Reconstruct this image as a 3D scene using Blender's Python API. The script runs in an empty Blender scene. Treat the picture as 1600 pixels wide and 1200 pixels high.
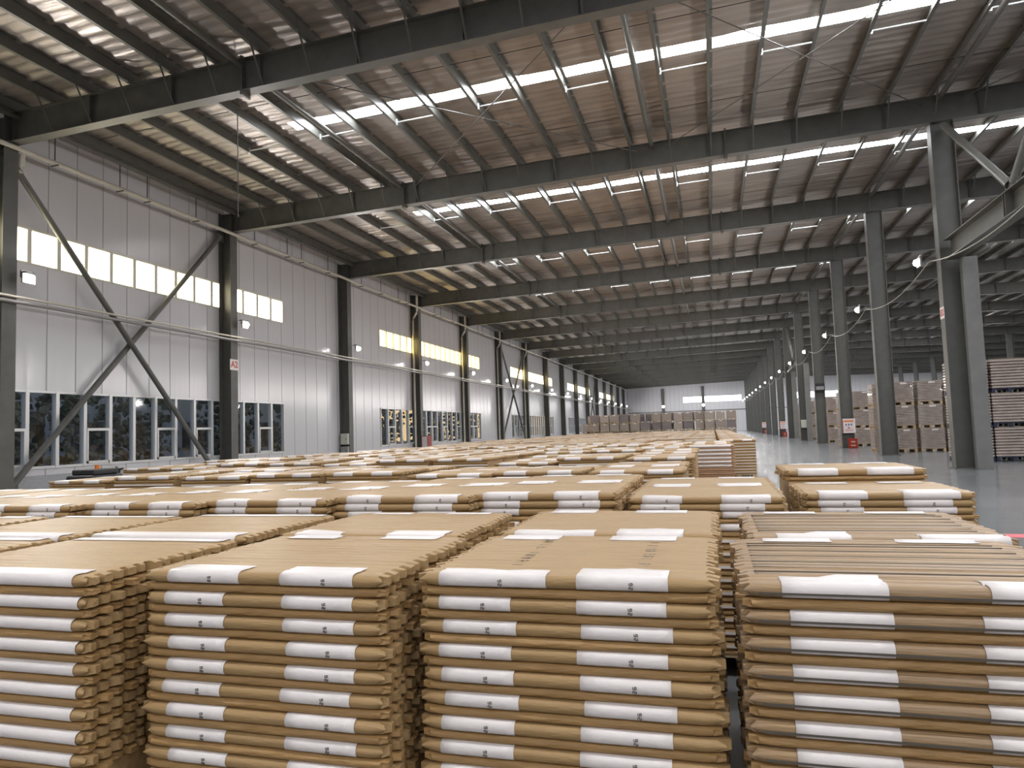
import bpy, math, random
from mathutils import Vector, Matrix
random.seed(7)
C = bpy.context.scene
COL = C.collection
PI = math.pi

# ------------------------------------------------------------------ camera
def cam_axes(yaw, pitch, roll):
    f = Vector((-math.sin(yaw)*math.cos(pitch), math.cos(yaw)*math.cos(pitch), math.sin(pitch)))
    r = Vector((math.cos(yaw), math.sin(yaw), 0)); u = r.cross(f)
    c, s = math.cos(roll), math.sin(roll)
    return c*r + s*u, -s*r + c*u, f
R_, U_, F_ = cam_axes(.2781, .0678, -.0341)
cd = bpy.data.cameras.new('camera'); cam = bpy.data.objects.new('camera', cd); COL.objects.link(cam)
m = Matrix(((R_.x, U_.x, -F_.x, 0), (R_.y, U_.y, -F_.y, 0), (R_.z, U_.z, -F_.z, 1.5), (0, 0, 0, 1)))
cam.matrix_world = m
cd.sensor_fit = 'HORIZONTAL'; cd.sensor_width = 36; cd.lens = 1087.0/1600*36
cd.clip_start = .05; cd.clip_end = 400
C.camera = cam
# ------------------------------------------------------------------ world, exposure
C.view_settings.view_transform = 'Standard'; C.view_settings.look = 'None'
C.view_settings.gamma = 1; C.view_settings.use_curve_mapping = False
C.view_settings.exposure = 0.42
w = bpy.data.worlds.new('sky'); C.world = w; w.use_nodes = True
wn = w.node_tree.nodes; wl = w.node_tree.links
bg = wn['Background']; bg.inputs[1].default_value = .5
g_ = wn.new('ShaderNodeTexCoord'); dp = wn.new('ShaderNodeVectorMath'); dp.operation = 'DOT_PRODUCT'; dp.inputs[1].default_value = (-.45, .88, .12)
wl.new(g_.outputs['Generated'], dp.inputs[0]); cr = wn.new('ShaderNodeValToRGB')      # evening sky: warm round the low sun, cool elsewhere
cr.color_ramp.elements[0].position = .72; cr.color_ramp.elements[0].color = (.42, .52, .66, 1)
cr.color_ramp.elements[1].position = .92; cr.color_ramp.elements[1].color = (1.7, 1.15, .55, 1)
wl.new(dp.outputs['Value'], cr.inputs[0]); wl.new(cr.outputs[0], bg.inputs[0])
LAMP_W = 620.0       # watt of each floodlight
SKY_E = 24.0         # radiance of the translucent roof strips
WIN_E = 6.5          # radiance of the frosted upper panes

# ------------------------------------------------------------------ materials
def mat(name, col, rough=.5, metal=0, coat=0, noise=0, nscale=20, bump=0, bscale=60, stretch=None, col2=None, spec=.5):
    M = bpy.data.materials.new(name); M.use_nodes = True
    n = M.node_tree.nodes; l = M.node_tree.links; b = n['Principled BSDF']
    b.inputs['Base Color'].default_value = (*col, 1); b.inputs['Roughness'].default_value = rough
    b.inputs['Metallic'].default_value = metal; b.inputs['Coat Weight'].default_value = coat
    b.inputs['Specular IOR Level'].default_value = spec
    tc = n.new('ShaderNodeTexCoord'); mp = n.new('ShaderNodeMapping'); l.new(tc.outputs['Object'], mp.inputs[0])
    if stretch: mp.inputs['Scale'].default_value = stretch
    if noise or col2:
        t = n.new('ShaderNodeTexNoise'); t.inputs['Scale'].default_value = nscale; t.inputs['Detail'].default_value = 4
        l.new(mp.outputs[0], t.inputs['Vector'])
        r = n.new('ShaderNodeMix'); r.data_type = 'RGBA'
        c2 = col2 or tuple(c*(1-noise) for c in col); c1 = col if col2 else tuple(min(1, c*(1+noise)) for c in col)
        r.inputs[6].default_value = (*c2, 1); r.inputs[7].default_value = (*c1, 1)
        mr = n.new('ShaderNodeMapRange'); mr.inputs[1].default_value = .3; mr.inputs[2].default_value = .7
        l.new(t.outputs[0], mr.inputs[0]); l.new(mr.outputs[0], r.inputs[0]); l.new(r.outputs[2], b.inputs['Base Color'])
    if bump:
        t2 = n.new('ShaderNodeTexNoise'); t2.inputs['Scale'].default_value = bscale; t2.inputs['Detail'].default_value = 3
        l.new(mp.outputs[0], t2.inputs['Vector'])
        bm = n.new('ShaderNodeBump'); bm.inputs['Strength'].default_value = bump; bm.inputs['Distance'].default_value = .02
        l.new(t2.outputs[0], bm.inputs['Height']); l.new(bm.outputs[0], b.inputs['Normal'])
    return M
def emis(name, col, e):
    M = bpy.data.materials.new(name); M.use_nodes = True
    n = M.node_tree.nodes; l = M.node_tree.links; b = n['Principled BSDF']
    b.inputs['Base Color'].default_value = (*[c*.3 for c in col], 1)
    b.inputs['Emission Color'].default_value = (*col, 1); b.inputs['Emission Strength'].default_value = e
    return M
STEEL = mat('grey_steel_paint', (.10, .098, .088), .45, noise=.12, nscale=3)
POST = mat('post_paint', (.17, .17, .16), .45, noise=.1, nscale=3)
PURL = mat('purlin_paint', (.10, .10, .09), .4, noise=.12, nscale=2)
GALV = mat('galvanised_strut', (.55, .56, .56), .35, .6)
ROD = mat('dark_rod_steel', (.07, .065, .06), .5)
PIPE = mat('cream_pipe', (.50, .47, .40), .4, noise=.06, nscale=3)
CONDUIT = mat('grey_conduit', (.26, .25, .24), .45)
ALU = mat('aluminium_frame', (.62, .62, .62), .35, .3)
WINSH = mat('upper_frame', (.62, .60, .52), .4)
WHITE = mat('white_paper', (.70, .64, .615), .38, noise=.03, nscale=6, bump=.15, bscale=30)
KRAFT = mat('kraft_paper', (.35, .222, .10), .5, noise=.07, nscale=5, bump=.25, bscale=14, stretch=(1, 4, 6), spec=.32)
KRAFTD = mat('kraft_plain', (.345, .20, .075), .55, noise=.12, nscale=5, bump=.5, bscale=9, stretch=(1.5, 2, 8))
KRAFTR = mat('reddish_kraft', (.40, .23, .13), .5, noise=.1, nscale=5, bump=.3, bscale=12, stretch=(1, 4, 6))
KRAFTG = mat('kraft_greyed', (.335, .21, .095), .5, noise=.14, nscale=7, bump=.3, bscale=14, stretch=(.6, 14, 6), col2=(.26, .17, .10))
FOLD_SHADE = mat('fold_gap_shade', (.13, .095, .065), .6)  # painted shade for the gaps between folds
INK = mat('print_ink', (.10, .08, .07), .6)
WOOD = mat('pallet_wood', (.42, .31, .19), .7, noise=.2, nscale=8, stretch=(1, 6, 6))
BLUEP = mat('blue_plastic', (.012, .016, .045), .4)
LOAD = mat('film_wrapped_board', (.44, .36, .32), .28, coat=.5, noise=.15, nscale=4, bump=.3, bscale=9)
LOADT = mat('load_top_sheet', (.45, .36, .26), .6, noise=.08)
RED = mat('red_paint', (.30, .03, .02), .35)
ORANGE = mat('orange_beacon', (.8, .2, .02), .3)
BLACK = mat('black_plastic', (.02, .02, .022), .4)
CREAMBOX = mat('cream_box', (.50, .49, .42), .45)
REDLET = mat('red_lettering', (.45, .07, .05), .5)
BLUELET = mat('blue_lettering', (.08, .10, .30), .5)
ORLET = mat('orange_lettering', (.75, .22, .08), .5)
CABLE = mat('pale_cable', (.45, .42, .36), .5)
BULB = emis('lamp_face', (1.0, .97, .95), 120)
SKYL = emis('translucent_strip', (.93, .96, 1.0), SKY_E)
def pane_mat(name, c): return emis(name, c, WIN_E)
LEAF = mat('leaf_mass', (.09, .11, .10), .8, noise=.5, nscale=3)
BARK = mat('bark', (.06, .045, .03), .9)
GROUND = mat('outside_ground', (.17, .17, .17), .9)

def wall_mat():
    M = mat('white_wall_panel', (.60, .585, .605), .20, noise=.03, nscale=.8, spec=.6)
    n = M.node_tree.nodes; l = M.node_tree.links; b = n['Principled BSDF']
    g = n.new('ShaderNodeNewGeometry'); s = n.new('ShaderNodeSeparateXYZ'); l.new(g.outputs['Position'], s.inputs[0])
    add = n.new('ShaderNodeMath'); add.operation = 'ADD'; l.new(s.outputs[0], add.inputs[0]); l.new(s.outputs[1], add.inputs[1])
    d = n.new('ShaderNodeMath'); d.operation = 'DIVIDE'; d.inputs[1].default_value = .94; l.new(add.outputs[0], d.inputs[0])
    fr = n.new('ShaderNodeMath'); fr.operation = 'FRACT'; l.new(d.outputs[0], fr.inputs[0])
    pp = n.new('ShaderNodeMath'); pp.operation = 'PINGPONG'; pp.inputs[1].default_value = .5; l.new(fr.outputs[0], pp.inputs[0])
    mr = n.new('ShaderNodeMapRange'); mr.inputs[1].default_value = .008; mr.inputs[2].default_value = .022; l.new(pp.outputs[0], mr.inputs[0])
    bm = n.new('ShaderNodeBump'); bm.inputs['Strength'].default_value = .9; bm.inputs['Distance'].default_value = .03
    l.new(mr.outputs[0], bm.inputs['Height'])
    # long faint waves of the thin sheet metal
    t = n.new('ShaderNodeTexNoise'); t.inputs['Scale'].default_value = 1.0; mp = n.new('ShaderNodeMapping'); mp.inputs['Scale'].default_value = (5, 5, .15)
    l.new(g.outputs['Position'], mp.inputs[0]); l.new(mp.outputs[0], t.inputs['Vector'])
    b2 = n.new('ShaderNodeBump'); b2.inputs['Strength'].default_value = .25; b2.inputs['Distance'].default_value = .03
    l.new(t.outputs[0], b2.inputs['Height']); l.new(bm.outputs[0], b2.inputs['Normal']); l.new(b2.outputs[0], b.inputs['Normal'])
    mx = n.new('ShaderNodeMix'); mx.data_type = 'RGBA'; mx.inputs[6].default_value = (.42, .41, .42, 1); mx.inputs[7].default_value = (.60, .59, .61, 1)
    l.new(mr.outputs[0], mx.inputs[0]); l.new(mx.outputs[2], b.inputs['Base Color'])
    return M
WALL = wall_mat()
KICK = mat('grey_plinth', (.33, .33, .34), .5, noise=.1)
def floor_mat():
    M = mat('grey_epoxy_floor', (.165, .17, .175), .2, noise=.10, nscale=.5, spec=.42)
    n = M.node_tree.nodes; l = M.node_tree.links; b = n['Principled BSDF']
    g = n.new('ShaderNodeNewGeometry'); s = n.new('ShaderNodeSeparateXYZ'); l.new(g.outputs['Position'], s.inputs[0])
    outs = []
    for ax, per, off in ((0, 3.0, .35), (1, 4.5, .1)):
        a = n.new('ShaderNodeMath'); a.operation = 'ADD'; a.inputs[1].default_value = off + 300; l.new(s.outputs[ax], a.inputs[0])
        d = n.new('ShaderNodeMath'); d.operation = 'PINGPONG'; d.inputs[1].default_value = per/2; l.new(a.outputs[0], d.inputs[0])
        c = n.new('ShaderNodeMath'); c.operation = 'GREATER_THAN'; c.inputs[1].default_value = .012; l.new(d.outputs[0], c.inputs[0]); outs.append(c)
    mn = n.new('ShaderNodeMath'); mn.operation = 'MULTIPLY'; l.new(outs[0].outputs[0], mn.inputs[0]); l.new(outs[1].outputs[0], mn.inputs[1])
    src = b.inputs['Base Color'].links[0].from_socket
    mx = n.new('ShaderNodeMix'); mx.data_type = 'RGBA'; mx.inputs[6].default_value = (.07, .07, .07, 1)
    l.new(mn.outputs[0], mx.inputs[0]); l.new(src, mx.inputs[7]); l.new(mx.outputs[2], b.inputs['Base Color'])
    t = n.new('ShaderNodeTexNoise'); t.inputs['Scale'].default_value = .9; l.new(g.outputs['Position'], t.inputs['Vector'])
    mr = n.new('ShaderNodeMapRange'); mr.inputs[3].default_value = .12; mr.inputs[4].default_value = .26
    l.new(t.outputs[0], mr.inputs[0]); l.new(mr.outputs[0], b.inputs['Roughness'])
    return M
FLOOR = floor_mat()
ROOF = mat('foil_roof_lining', (.33, .29, .26), .40, .45, noise=.12, nscale=1.2, bump=.5, bscale=5, stretch=(.5, 2.5, 1))
def glass_mat():
    M = bpy.data.materials.new('dark_window_glass'); M.use_nodes = True
    n = M.node_tree.nodes; l = M.node_tree.links; n.remove(n['Principled BSDF'])
    tr = n.new('ShaderNodeBsdfTransparent'); tr.inputs[0].default_value = (.84, .88, .93, 1)
    gl = n.new('ShaderNodeBsdfGlossy'); gl.inputs['Roughness'].default_value = .03
    fr = n.new('ShaderNodeFresnel'); fr.inputs[0].default_value = 1.8
    mx = n.new('ShaderNodeMixShader'); l.new(fr.outputs[0], mx.inputs[0]); l.new(tr.outputs[0], mx.inputs[1]); l.new(gl.outputs[0], mx.inputs[2])
    l.new(mx.outputs[0], n['Material Output'].inputs[0]); return M
GLASS = glass_mat()

# ------------------------------------------------------------------ helpers
class MB:
    def __init__(s): s.v = []; s.f = []; s.m = []
    def quad(s, a, b, c, d, mi=0):
        k = len(s.v); s.v += [a, b, c, d]; s.f.append((k, k+1, k+2, k+3)); s.m.append(mi)
    def box(s, x0, x1, y0, y1, z0, z1, mi=0):
        k = len(s.v)
        s.v += [(x0,y0,z0),(x1,y0,z0),(x1,y1,z0),(x0,y1,z0),(x0,y0,z1),(x1,y0,z1),(x1,y1,z1),(x0,y1,z1)]
        for f in ((0,3,2,1),(4,5,6,7),(0,1,5,4),(1,2,6,5),(2,3,7,6),(3,0,4,7)):
            s.f.append(tuple(k+i for i in f)); s.m.append(mi)
        return s
    def bar(s, p, q, w, h=None, up=(0, 0, 1), mi=0):
        p, q = Vector(p), Vector(q); h = h or w; d = (q-p).normalized(); u = Vector(up)
        if abs(d.dot(u)) > .98: u = Vector((1, 0, 0))
        r = d.cross(u).normalized(); u = r.cross(d)
        k = len(s.v)
        for e in (p, q):
            for a, b in ((-1,-1),(1,-1),(1,1),(-1,1)): s.v.append(tuple(e + r*a*w/2 + u*b*h/2))
        for f in ((3,2,1,0),(4,5,6,7),(0,1,5,4),(1,2,6,5),(2,3,7,6),(3,0,4,7)):
            s.f.append(tuple(k+i for i in f)); s.m.append(mi)
        return s
    def tube(s, pts, r, n=10, mi=0, cap=True):
        pts = [Vector(p) for p in pts]; k = len(s.v)
        for i, p in enumerate(pts):
            d = (pts[min(i+1, len(pts)-1)] - pts[max(i-1, 0)]).normalized()
            u = Vector((0, 0, 1)) if abs(d.z) < .9 else Vector((1, 0, 0))
            a = d.cross(u).normalized(); b = a.cross(d)
            for j in range(n):
                t = 2*PI*j/n; s.v.append(tuple(p + (a*math.cos(t) + b*math.sin(t))*r))
        for i in range(len(pts)-1):
            for j in range(n):
                s.f.append((k+i*n+j, k+i*n+(j+1) % n, k+(i+1)*n+(j+1) % n, k+(i+1)*n+j)); s.m.append(mi)
        if cap:
            s.f.append(tuple(k+j for j in range(n))); s.m.append(mi)
            e = k+(len(pts)-1)*n; s.f.append(tuple(e+n-1-j for j in range(n))); s.m.append(mi)
        return s
    def mesh(s, name, mats, smooth=False):
        me = bpy.data.meshes.new(name); me.from_pydata(s.v, [], s.f)
        for mm in (mats if isinstance(mats, (list, tuple)) else [mats]): me.materials.append(mm)
        me.polygons.foreach_set('material_index', s.m)
        if smooth: me.polygons.foreach_set('use_smooth', [True]*len(s.f))
        me.update(); return me
    def build(s, name, mats, parent=None, smooth=False, loc=None, bevel=0):
        o = bpy.data.objects.new(name, s.mesh(name, mats, smooth)); COL.objects.link(o)
        if parent: o.parent = parent
        if loc: o.location = loc
        if bevel:
            b = o.modifiers.new('bevel', 'BEVEL'); b.width = bevel; b.segments = 2; b.limit_method = 'ANGLE'
        return o
def tag(o, label, cat, group=None, kind=None):
    if label and not 4 <= len(label.split()) <= 16: print('LABEL', len(label.split()), label)
    if label: o['label'] = label
    if cat: o['category'] = cat
    if group: o['group'] = group
    if kind: o['kind'] = kind
    return o
def struct(o): o['kind'] = 'structure'; return o
def empty(name, loc, label, cat, group=None, rz=0):
    o = bpy.data.objects.new(name, None); COL.objects.link(o); o.location = loc; o.rotation_euler = (0, 0, rz)
    o.empty_display_size = .1
    return tag(o, label, cat, group)
def put(name, mesh, parent=None, loc=None, rot=None):
    o = bpy.data.objects.new(name, mesh); COL.objects.link(o)
    if parent: o.parent = parent
    if loc: o.location = loc
    if rot: o.rotation_euler = rot
    return o
def copy_tree(o, parent=None):
    c = o.copy(); COL.objects.link(c)
    if parent: c.parent = parent
    for ch in list(o.children): copy_tree(ch, c)
    return c
ORD = ['zeroth','first','second','third','fourth','fifth','sixth','seventh','eighth','ninth','tenth','eleventh','twelfth','thirteenth',
       'fourteenth','fifteenth','sixteenth','seventeenth','eighteenth','nineteenth','twentieth','twenty-first','twenty-second','twenty-third','twenty-fourth','twenty-fifth','twenty-sixth','twenty-seventh','twenty-eighth','twenty-ninth','thirtieth']

# ------------------------------------------------------------------ the hall
S = 8.976; Y1 = 22.75; YEND = 158.2; YBACK = -32.0
XL = -17.6; XW = -18.15; XR = 6.58; XR2 = 30.58; XFAR = 54.8; RIDGE = 18.5
def zb(x):   # underside of the roof beams
    return 9.6 + .0225*((x+17.5) if x < RIDGE else (2*RIDGE - x + 17.5))
BD = .80; PD = .28
def zr(x): return zb(x) + BD + PD
FR = [Y1 + k*S for k in range(-2, 15)]       # beam lines; index 2 is the one at the A2 column

mb = MB(); mb.box(XW-.3, XFAR, YBACK, YEND, -.3, 0)
struct(mb.build('floor', FLOOR))
mb = MB(); mb.quad((-90, -60, -.35), (XW-.3, -60, -.35), (XW-.3, 240, -.35), (-90, 240, -.35)); struct(mb.build('ground_outside', GROUND))
# ceiling: sagging foil lining, ribs run across the hall; translucent strips interrupt it once per bay
OFFS = 3.95; SW = .56
strips = [Y1 + k*S + OFFS for k in range(-6, 15)]
def in_strip(y): return any(abs(y-c) < SW/2 - .01 for c in strips)
mb = MB()
ys = []; y = YBACK
while y < YEND: ys.append(y); y += .08
for c in strips: ys += [c-SW/2, c+SW/2]
ys = sorted(set(ys + [YEND]))
xs = []; x = XW-.3
while x < XFAR: xs.append(x); x += .62 if x < 16 else 3.0
xs.append(XFAR)
def zceil(x, y):
    q = (y % .32)/.32
    sag = .034*(.5-.5*math.cos(2*PI*q))
    wob = .02*math.sin(x*1.9+math.floor(y/.32)*2.3) + .012*math.sin(x*4.1+y*3)
    return zr(x) + .02 - sag + wob*math.sin(PI*q)
k0 = len(mb.v)
for yy in ys:
    for xx in xs: mb.v.append((xx, yy, zceil(xx, yy)))
nx = len(xs)
for i in range(len(ys)-1):
    ym = (ys[i]+ys[i+1])/2; st = in_strip(ym)
    for j in range(nx-1):
        if st and -12.2 < xs[j] < 46: continue
        mb.f.append((i*nx+j, (i+1)*nx+j, (i+1)*nx+j+1, i*nx+j+1)); mb.m.append(0)
struct(mb.build('ceiling', ROOF, smooth=True))
mb = MB(); mb.box(XW-.6, XFAR, YBACK, YEND, 0, .05)
for i, v in enumerate(mb.v): mb.v[i] = (v[0], v[1], v[2] + 11.7)
struct(mb.build('trim_1', STEEL))     # outer roof sheet above the lining
for i, c in enumerate(strips):
    mb = MB(); xa = [x for j, x in enumerate(xs) if -12.2 < x < 46 or (j and -12.2 < xs[j-1] < 46)]
    for j in range(len(xa)-1):
        mb.quad((xa[j], c-SW/2, zr(xa[j])+.015), (xa[j+1], c-SW/2, zr(xa[j+1])+.015), (xa[j+1], c+SW/2, zr(xa[j+1])+.015), (xa[j], c+SW/2, zr(xa[j])+.015))
    nth = ORD[i+1]
    o = mb.build('skylight', SKYL)
    tag(o, f'bright white translucent strip across the roof in the {nth} bay of the hall', 'skylight', 'translucent roof strips')
    o.name = 'skylight' if i == 0 else f'skylight.{i:03d}'

# left wall with holes for the window bands
WINS = [(9.2, 26.75), (36.05, 53.95), (63.0, 80.85), (90.0, 107.8), (117.0, 134.8)]
Z0, Z1, Z2, Z3 = .9, 3.09, 6.62, 7.66
def wall_faces(mb, x, a, b, z0, z1): mb.box(x-.12, x, a, b, z0, z1)
mb = MB()
edges = [YBACK] + [e for wnd in WINS for e in wnd] + [YEND]
TOP = 11.6
for i in range(len(edges)-1):
    a, b = edges[i], edges[i+1]
    if i % 2 == 0: wall_faces(mb, XW, a, b, .55, TOP)
    else:
        wall_faces(mb, XW, a, b, .55, Z0); wall_faces(mb, XW, a, b, Z1, Z2); wall_faces(mb, XW, a, b, Z3, TOP)
struct(mb.build('wall_left', WALL))
struct(MB().box(XW-.13, XW+.04, YBACK, YEND, 0, .72).build('baseboard_left', KICK))
# end wall with a window band
mb = MB()
EW = [(-6.0, 6.3), (15.5, 27.5)]
ed = [XW-.3] + [e for q in EW for e in q] + [XFAR]
for i in range(len(ed)-1):
    a, b = ed[i], ed[i+1]
    if i % 2 == 0: mb.box(a, b, YEND, YEND+.12, 0, TOP)
    else: mb.box(a, b, YEND, YEND+.12, 0, 6.5); mb.box(a, b, YEND, YEND+.12, 7.7, TOP)
struct(mb.build('wall_end', WALL))
struct(MB().box(XW-.3, XFAR, YBACK-.12, YBACK, 0, TOP).build('wall_back', WALL))
struct(MB().box(XFAR, XFAR+.12, YBACK, YEND, 0, TOP).build('wall_right', WALL))
struct(MB().box(XW, XFAR, YEND-.10, YEND-.02, 4.55, 4.70).build('trim_2', STEEL))
PW = .93
tints = [(1.0, .90, .62), (1.0, .74, .26), (1.0, .82, .42), (1.0, .88, .62), (1.0, .92, .75)]
n_ = 0
for wi, (a, b) in enumerate(WINS):
    # upper band: one window, frame and panes
    n_ += 1
    nf = round((b-a)/PW); pw = (b-a)/nf
    fr = MB(); fr.box(XW-.10, XW+.03, a, b, Z2, Z2+.05); fr.box(XW-.10, XW+.03, a, b, Z3-.07, Z3)
    pn = MB()
    for j in range(nf+1):
        y = a + j*pw; fr.box(XW-.10, XW+.035, max(a, y-.065), min(b, y+.065), Z2+.05, Z3-.07)
    for j in range(nf):
        y = a + j*pw; pn.box(XW-.085, XW-.07, y+.06, y+pw-.06, Z2+.05, Z3-.07)
    f = fr.build(f'window_{n_}', WINSH); struct(f)
    pn.build('frosted_pane', pane_mat(f'frosted_pane_{wi}', tints[wi]), f)
    # lower band
    n_ += 1
    fr = MB(); gl = MB()
    fr.box(XW-.12, XW+.03, a, b, Z0, Z0+.07); fr.box(XW-.12, XW+.03, a, b, Z1-.06, Z1)
    for j in range(nf+1):
        y = a + j*pw; fr.box(XW-.12, XW+.04, max(a, y-.055), min(b, y+.055), Z0, Z1)
    f = fr.build(f'window_{n_}', ALU); struct(f)
    for j in range(nf): gl.quad((XW-.05, a+j*pw+.05, Z0+.07), (XW-.05, a+(j+1)*pw-.05, Z0+.07), (XW-.05, a+(j+1)*pw-.05, Z1-.06), (XW-.05, a+j*pw+.05, Z1-.06))
    gl.build('glass', GLASS, f)
    for j in range(nf):
        if j % 9 in (1, 4, 7, 8) if wi else j in (1, 3, 5, 8, 11, 13, 17):
            y0, y1 = a+j*pw+.055, a+(j+1)*pw-.055
            c = MB(); c.box(XW-.07, XW+.06, y0, y1, 1.95, 2.03)
            c.box(XW-.07, XW+.06, y0, y0+.05, Z0+.07, 1.95); c.box(XW-.07, XW+.06, y1-.05, y1, Z0+.07, 1.95); c.box(XW-.07, XW+.06, y0, y1, Z0+.07, Z0+.14)
            c.build('casement', ALU, f)
for i, (a, b) in enumerate(EW):
    n_ += 1
    fr = MB(); pn = MB(); nf = 13
    for j in range(nf+1): fr.box(a+(b-a)*j/nf-.03, a+(b-a)*j/nf+.03, YEND-.02, YEND+.1, 6.5, 7.7)
    for j in range(nf): pn.box(a+(b-a)*j/nf+.03, a+(b-a)*(j+1)/nf-.03, YEND+.04, YEND+.06, 6.5, 7.7)
    f = fr.build(f'window_{n_}', WINSH); struct(f); pn.build('frosted_pane', emis(f'end_pane_{i}', (.95, .97, 1.0), 3.0), f)

# ------------------------------------------------------------------ steel columns
def hcol(x0, x1, y, z1, fw=.36, tf=.025, tw=.014):
    m1 = MB(); m1.box(x0, x0+tf, y-fw/2, y+fw/2, 0, z1); m2 = MB(); m2.box(x1-tf, x1, y-fw/2, y+fw/2, 0, z1)
    wb = MB(); wb.box(x0+tf, x1-tf, y-tw/2, y+tw/2, 0, z1)
    return m1, m2, wb
def place_col(x0, x1, y, z1, label, group, fw=.36):
    e = empty('steel_column', ((x0+x1)/2, y, 0), label, 'column', group)
    off = Vector((-(x0+x1)/2, -y, 0))
    for nm, mbb in zip(('flange', 'flange', 'web'), hcol(x0, x1, y, z1, fw)):
        mbb.v = [tuple(Vector(v)+off) for v in mbb.v]; mbb.build(nm, STEEL, e)
    bp = MB(); bp.box(-(x1-x0)/2-.06, (x1-x0)/2+.06, -.26, .26, 0, .03); bp.build('base_plate', STEEL, e)
    return e
left_desc = {1: 'at the left edge of the view', 2: 'carrying the A2 sign', 3: 'next beyond the A2 column', 4: 'with a white drain pipe, third along the left wall'}
for i, y in enumerate(FR):
    nth = ORD[i+1]
    if i >= 1:
        lab = {1: 'grey steel wall column at the left edge of the view, foot of the large crossed braces',
               2: 'grey steel wall column carrying the A2 sign, between the two nearest window bays',
               3: 'grey steel wall column with two grey electric boxes, next after the A2 column'}.get(i,
               f'grey steel wall column on the left, {ORD[i-2]} beyond the A2 column')
        place_col(XW+.02, XL, y, zb(XL)+BD-.02, lab, 'columns along the left wall', .40)
        lab = {2: 'large dark steel column in the foreground right with the long post beside it',
               3: 'dark steel column behind the large foreground right column'}.get(i, f'dark steel column on the right of the aisle, {ORD[max(i-2,0)]} beyond the nearest one')
        if i == 1: lab = 'dark steel column just outside the right edge, end of the longitudinal truss'
        place_col(XR, XR+.62, y, zb(XR), lab, 'columns along the aisle')
    if i >= 3:
        place_col(XR2, XR2+.62, y, zb(XR2), f'distant dark steel column in the neighbouring hall, {nth} line back', 'columns of the neighbouring hall')

# ------------------------------------------------------------------ roof beams
purl_x = [-17.3 + 1.265*j for j in range(0, 57)]
purl_x = [x for x in purl_x if x < XFAR-.3]
for i, y in enumerate(FR):
    e = empty('roof_beam', (XL, y, zb(XL)), f'long grey steel roof beam, {ORD[i+1]} from the camera end of the hall', 'beam', 'main roof beams')
    def P(x, dy, dz): return (x-XL, dy, zb(x)-zb(XL)+dz)
    def ibox(mb, x0, x1, d0, d1, h0, h1):
        k = len(mb.v)
        for x in (x0, x1):
            for dy, dz in ((d0,h0),(d1,h0),(d1,h1),(d0,h1)): mb.v.append(P(x, dy, dz))
        for f in ((3,2,1,0),(4,5,6,7),(0,1,5,4),(1,2,6,5),(2,3,7,6),(3,0,4,7)): mb.f.append(tuple(k+q for q in f)); mb.m.append(0)
    for nm, (d0, d1, h0, h1) in (('flange', (-.15, .15, 0, .025)), ('flange', (-.13, .13, BD-.02, BD)), ('web', (-.008, .008, .025, BD-.02))):
        mb = MB(); ibox(mb, XL, RIDGE, d0, d1, h0, h1); ibox(mb, RIDGE, XFAR, d0, d1, h0, h1); mb.build(nm, STEEL, e)
    mb = MB()
    for x in [XL+.2+2.53*j for j in range(29)]:
        if not any(abs(x-q) < .3 for q in (-10.3, .85)): ibox(mb, x, x+.012, -.12, .12, .025, BD-.02)
    mb.build('stiffeners', STEEL, e)
    for x in (-10.3, .85):
        mb = MB(); ibox(mb, x-.03, x-.005, -.16, .16, -.10, BD+.05); ibox(mb, x+.005, x+.03, -.16, .16, -.10, BD+.05)
        for q in range(6):
            for sy in (-.09, .09): ibox(mb, x-.055, x+.055, sy-.015, sy+.015, -.05+q*.16, -.02+q*.16)
        mb.build('splice_plate', STEEL, e)
    if 1 <= i <= 8:
        for x in purl_x[1:]:
            if x > (14 if i > 3 else 12): break
            for sg in (-1,):
                mb = MB(); mb.bar(P(x, sg*.14, .03), P(x, sg*.62, BD+.05), .045, .008, up=(0, 1, .5)); mb.bar(P(x, sg*.14, .03), P(x, sg*.62, BD+.05), .008, .045, up=(0, 1, .5))
                mb.build('knee_brace', STEEL, e)
# ------------------------------------------------------------------ purlins
for j, x in enumerate(purl_x):
    z0 = zb(x) + BD; mb = MB()
    ya, yb_ = YBACK+.1, YEND-.1
    mb.box(-.002, .002, ya, yb_, 0, PD-.01); mb.box(-.085, 0, ya, yb_, 0, .004); mb.box(0, .075, ya, yb_, PD-.014, PD-.01); mb.box(-.079, -.075, ya, yb_, 0, .022)
    # lapped, doubled over every beam
    for y in FR: mb.box(.002, .012, y-.7, y+.7, 0, PD-.01); mb.box(-.085, .0, y-.7, y+.7, -.004, 0)
    o = mb.build('roof_purlin', PURL, loc=(x, 0, z0))
    side = 'counted from the left wall'
    num = ORD[j+1] if j < 30 else ORD[j-29]
    tag(o, f'long grey purlin under the roof lining, {num} {side}' if j < 30 else f'grey roof purlin over the neighbouring hall, {num} of its row counted rightwards', 'purlin', 'roof purlins' if j < 30 else 'purlins of the neighbouring hall')
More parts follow.
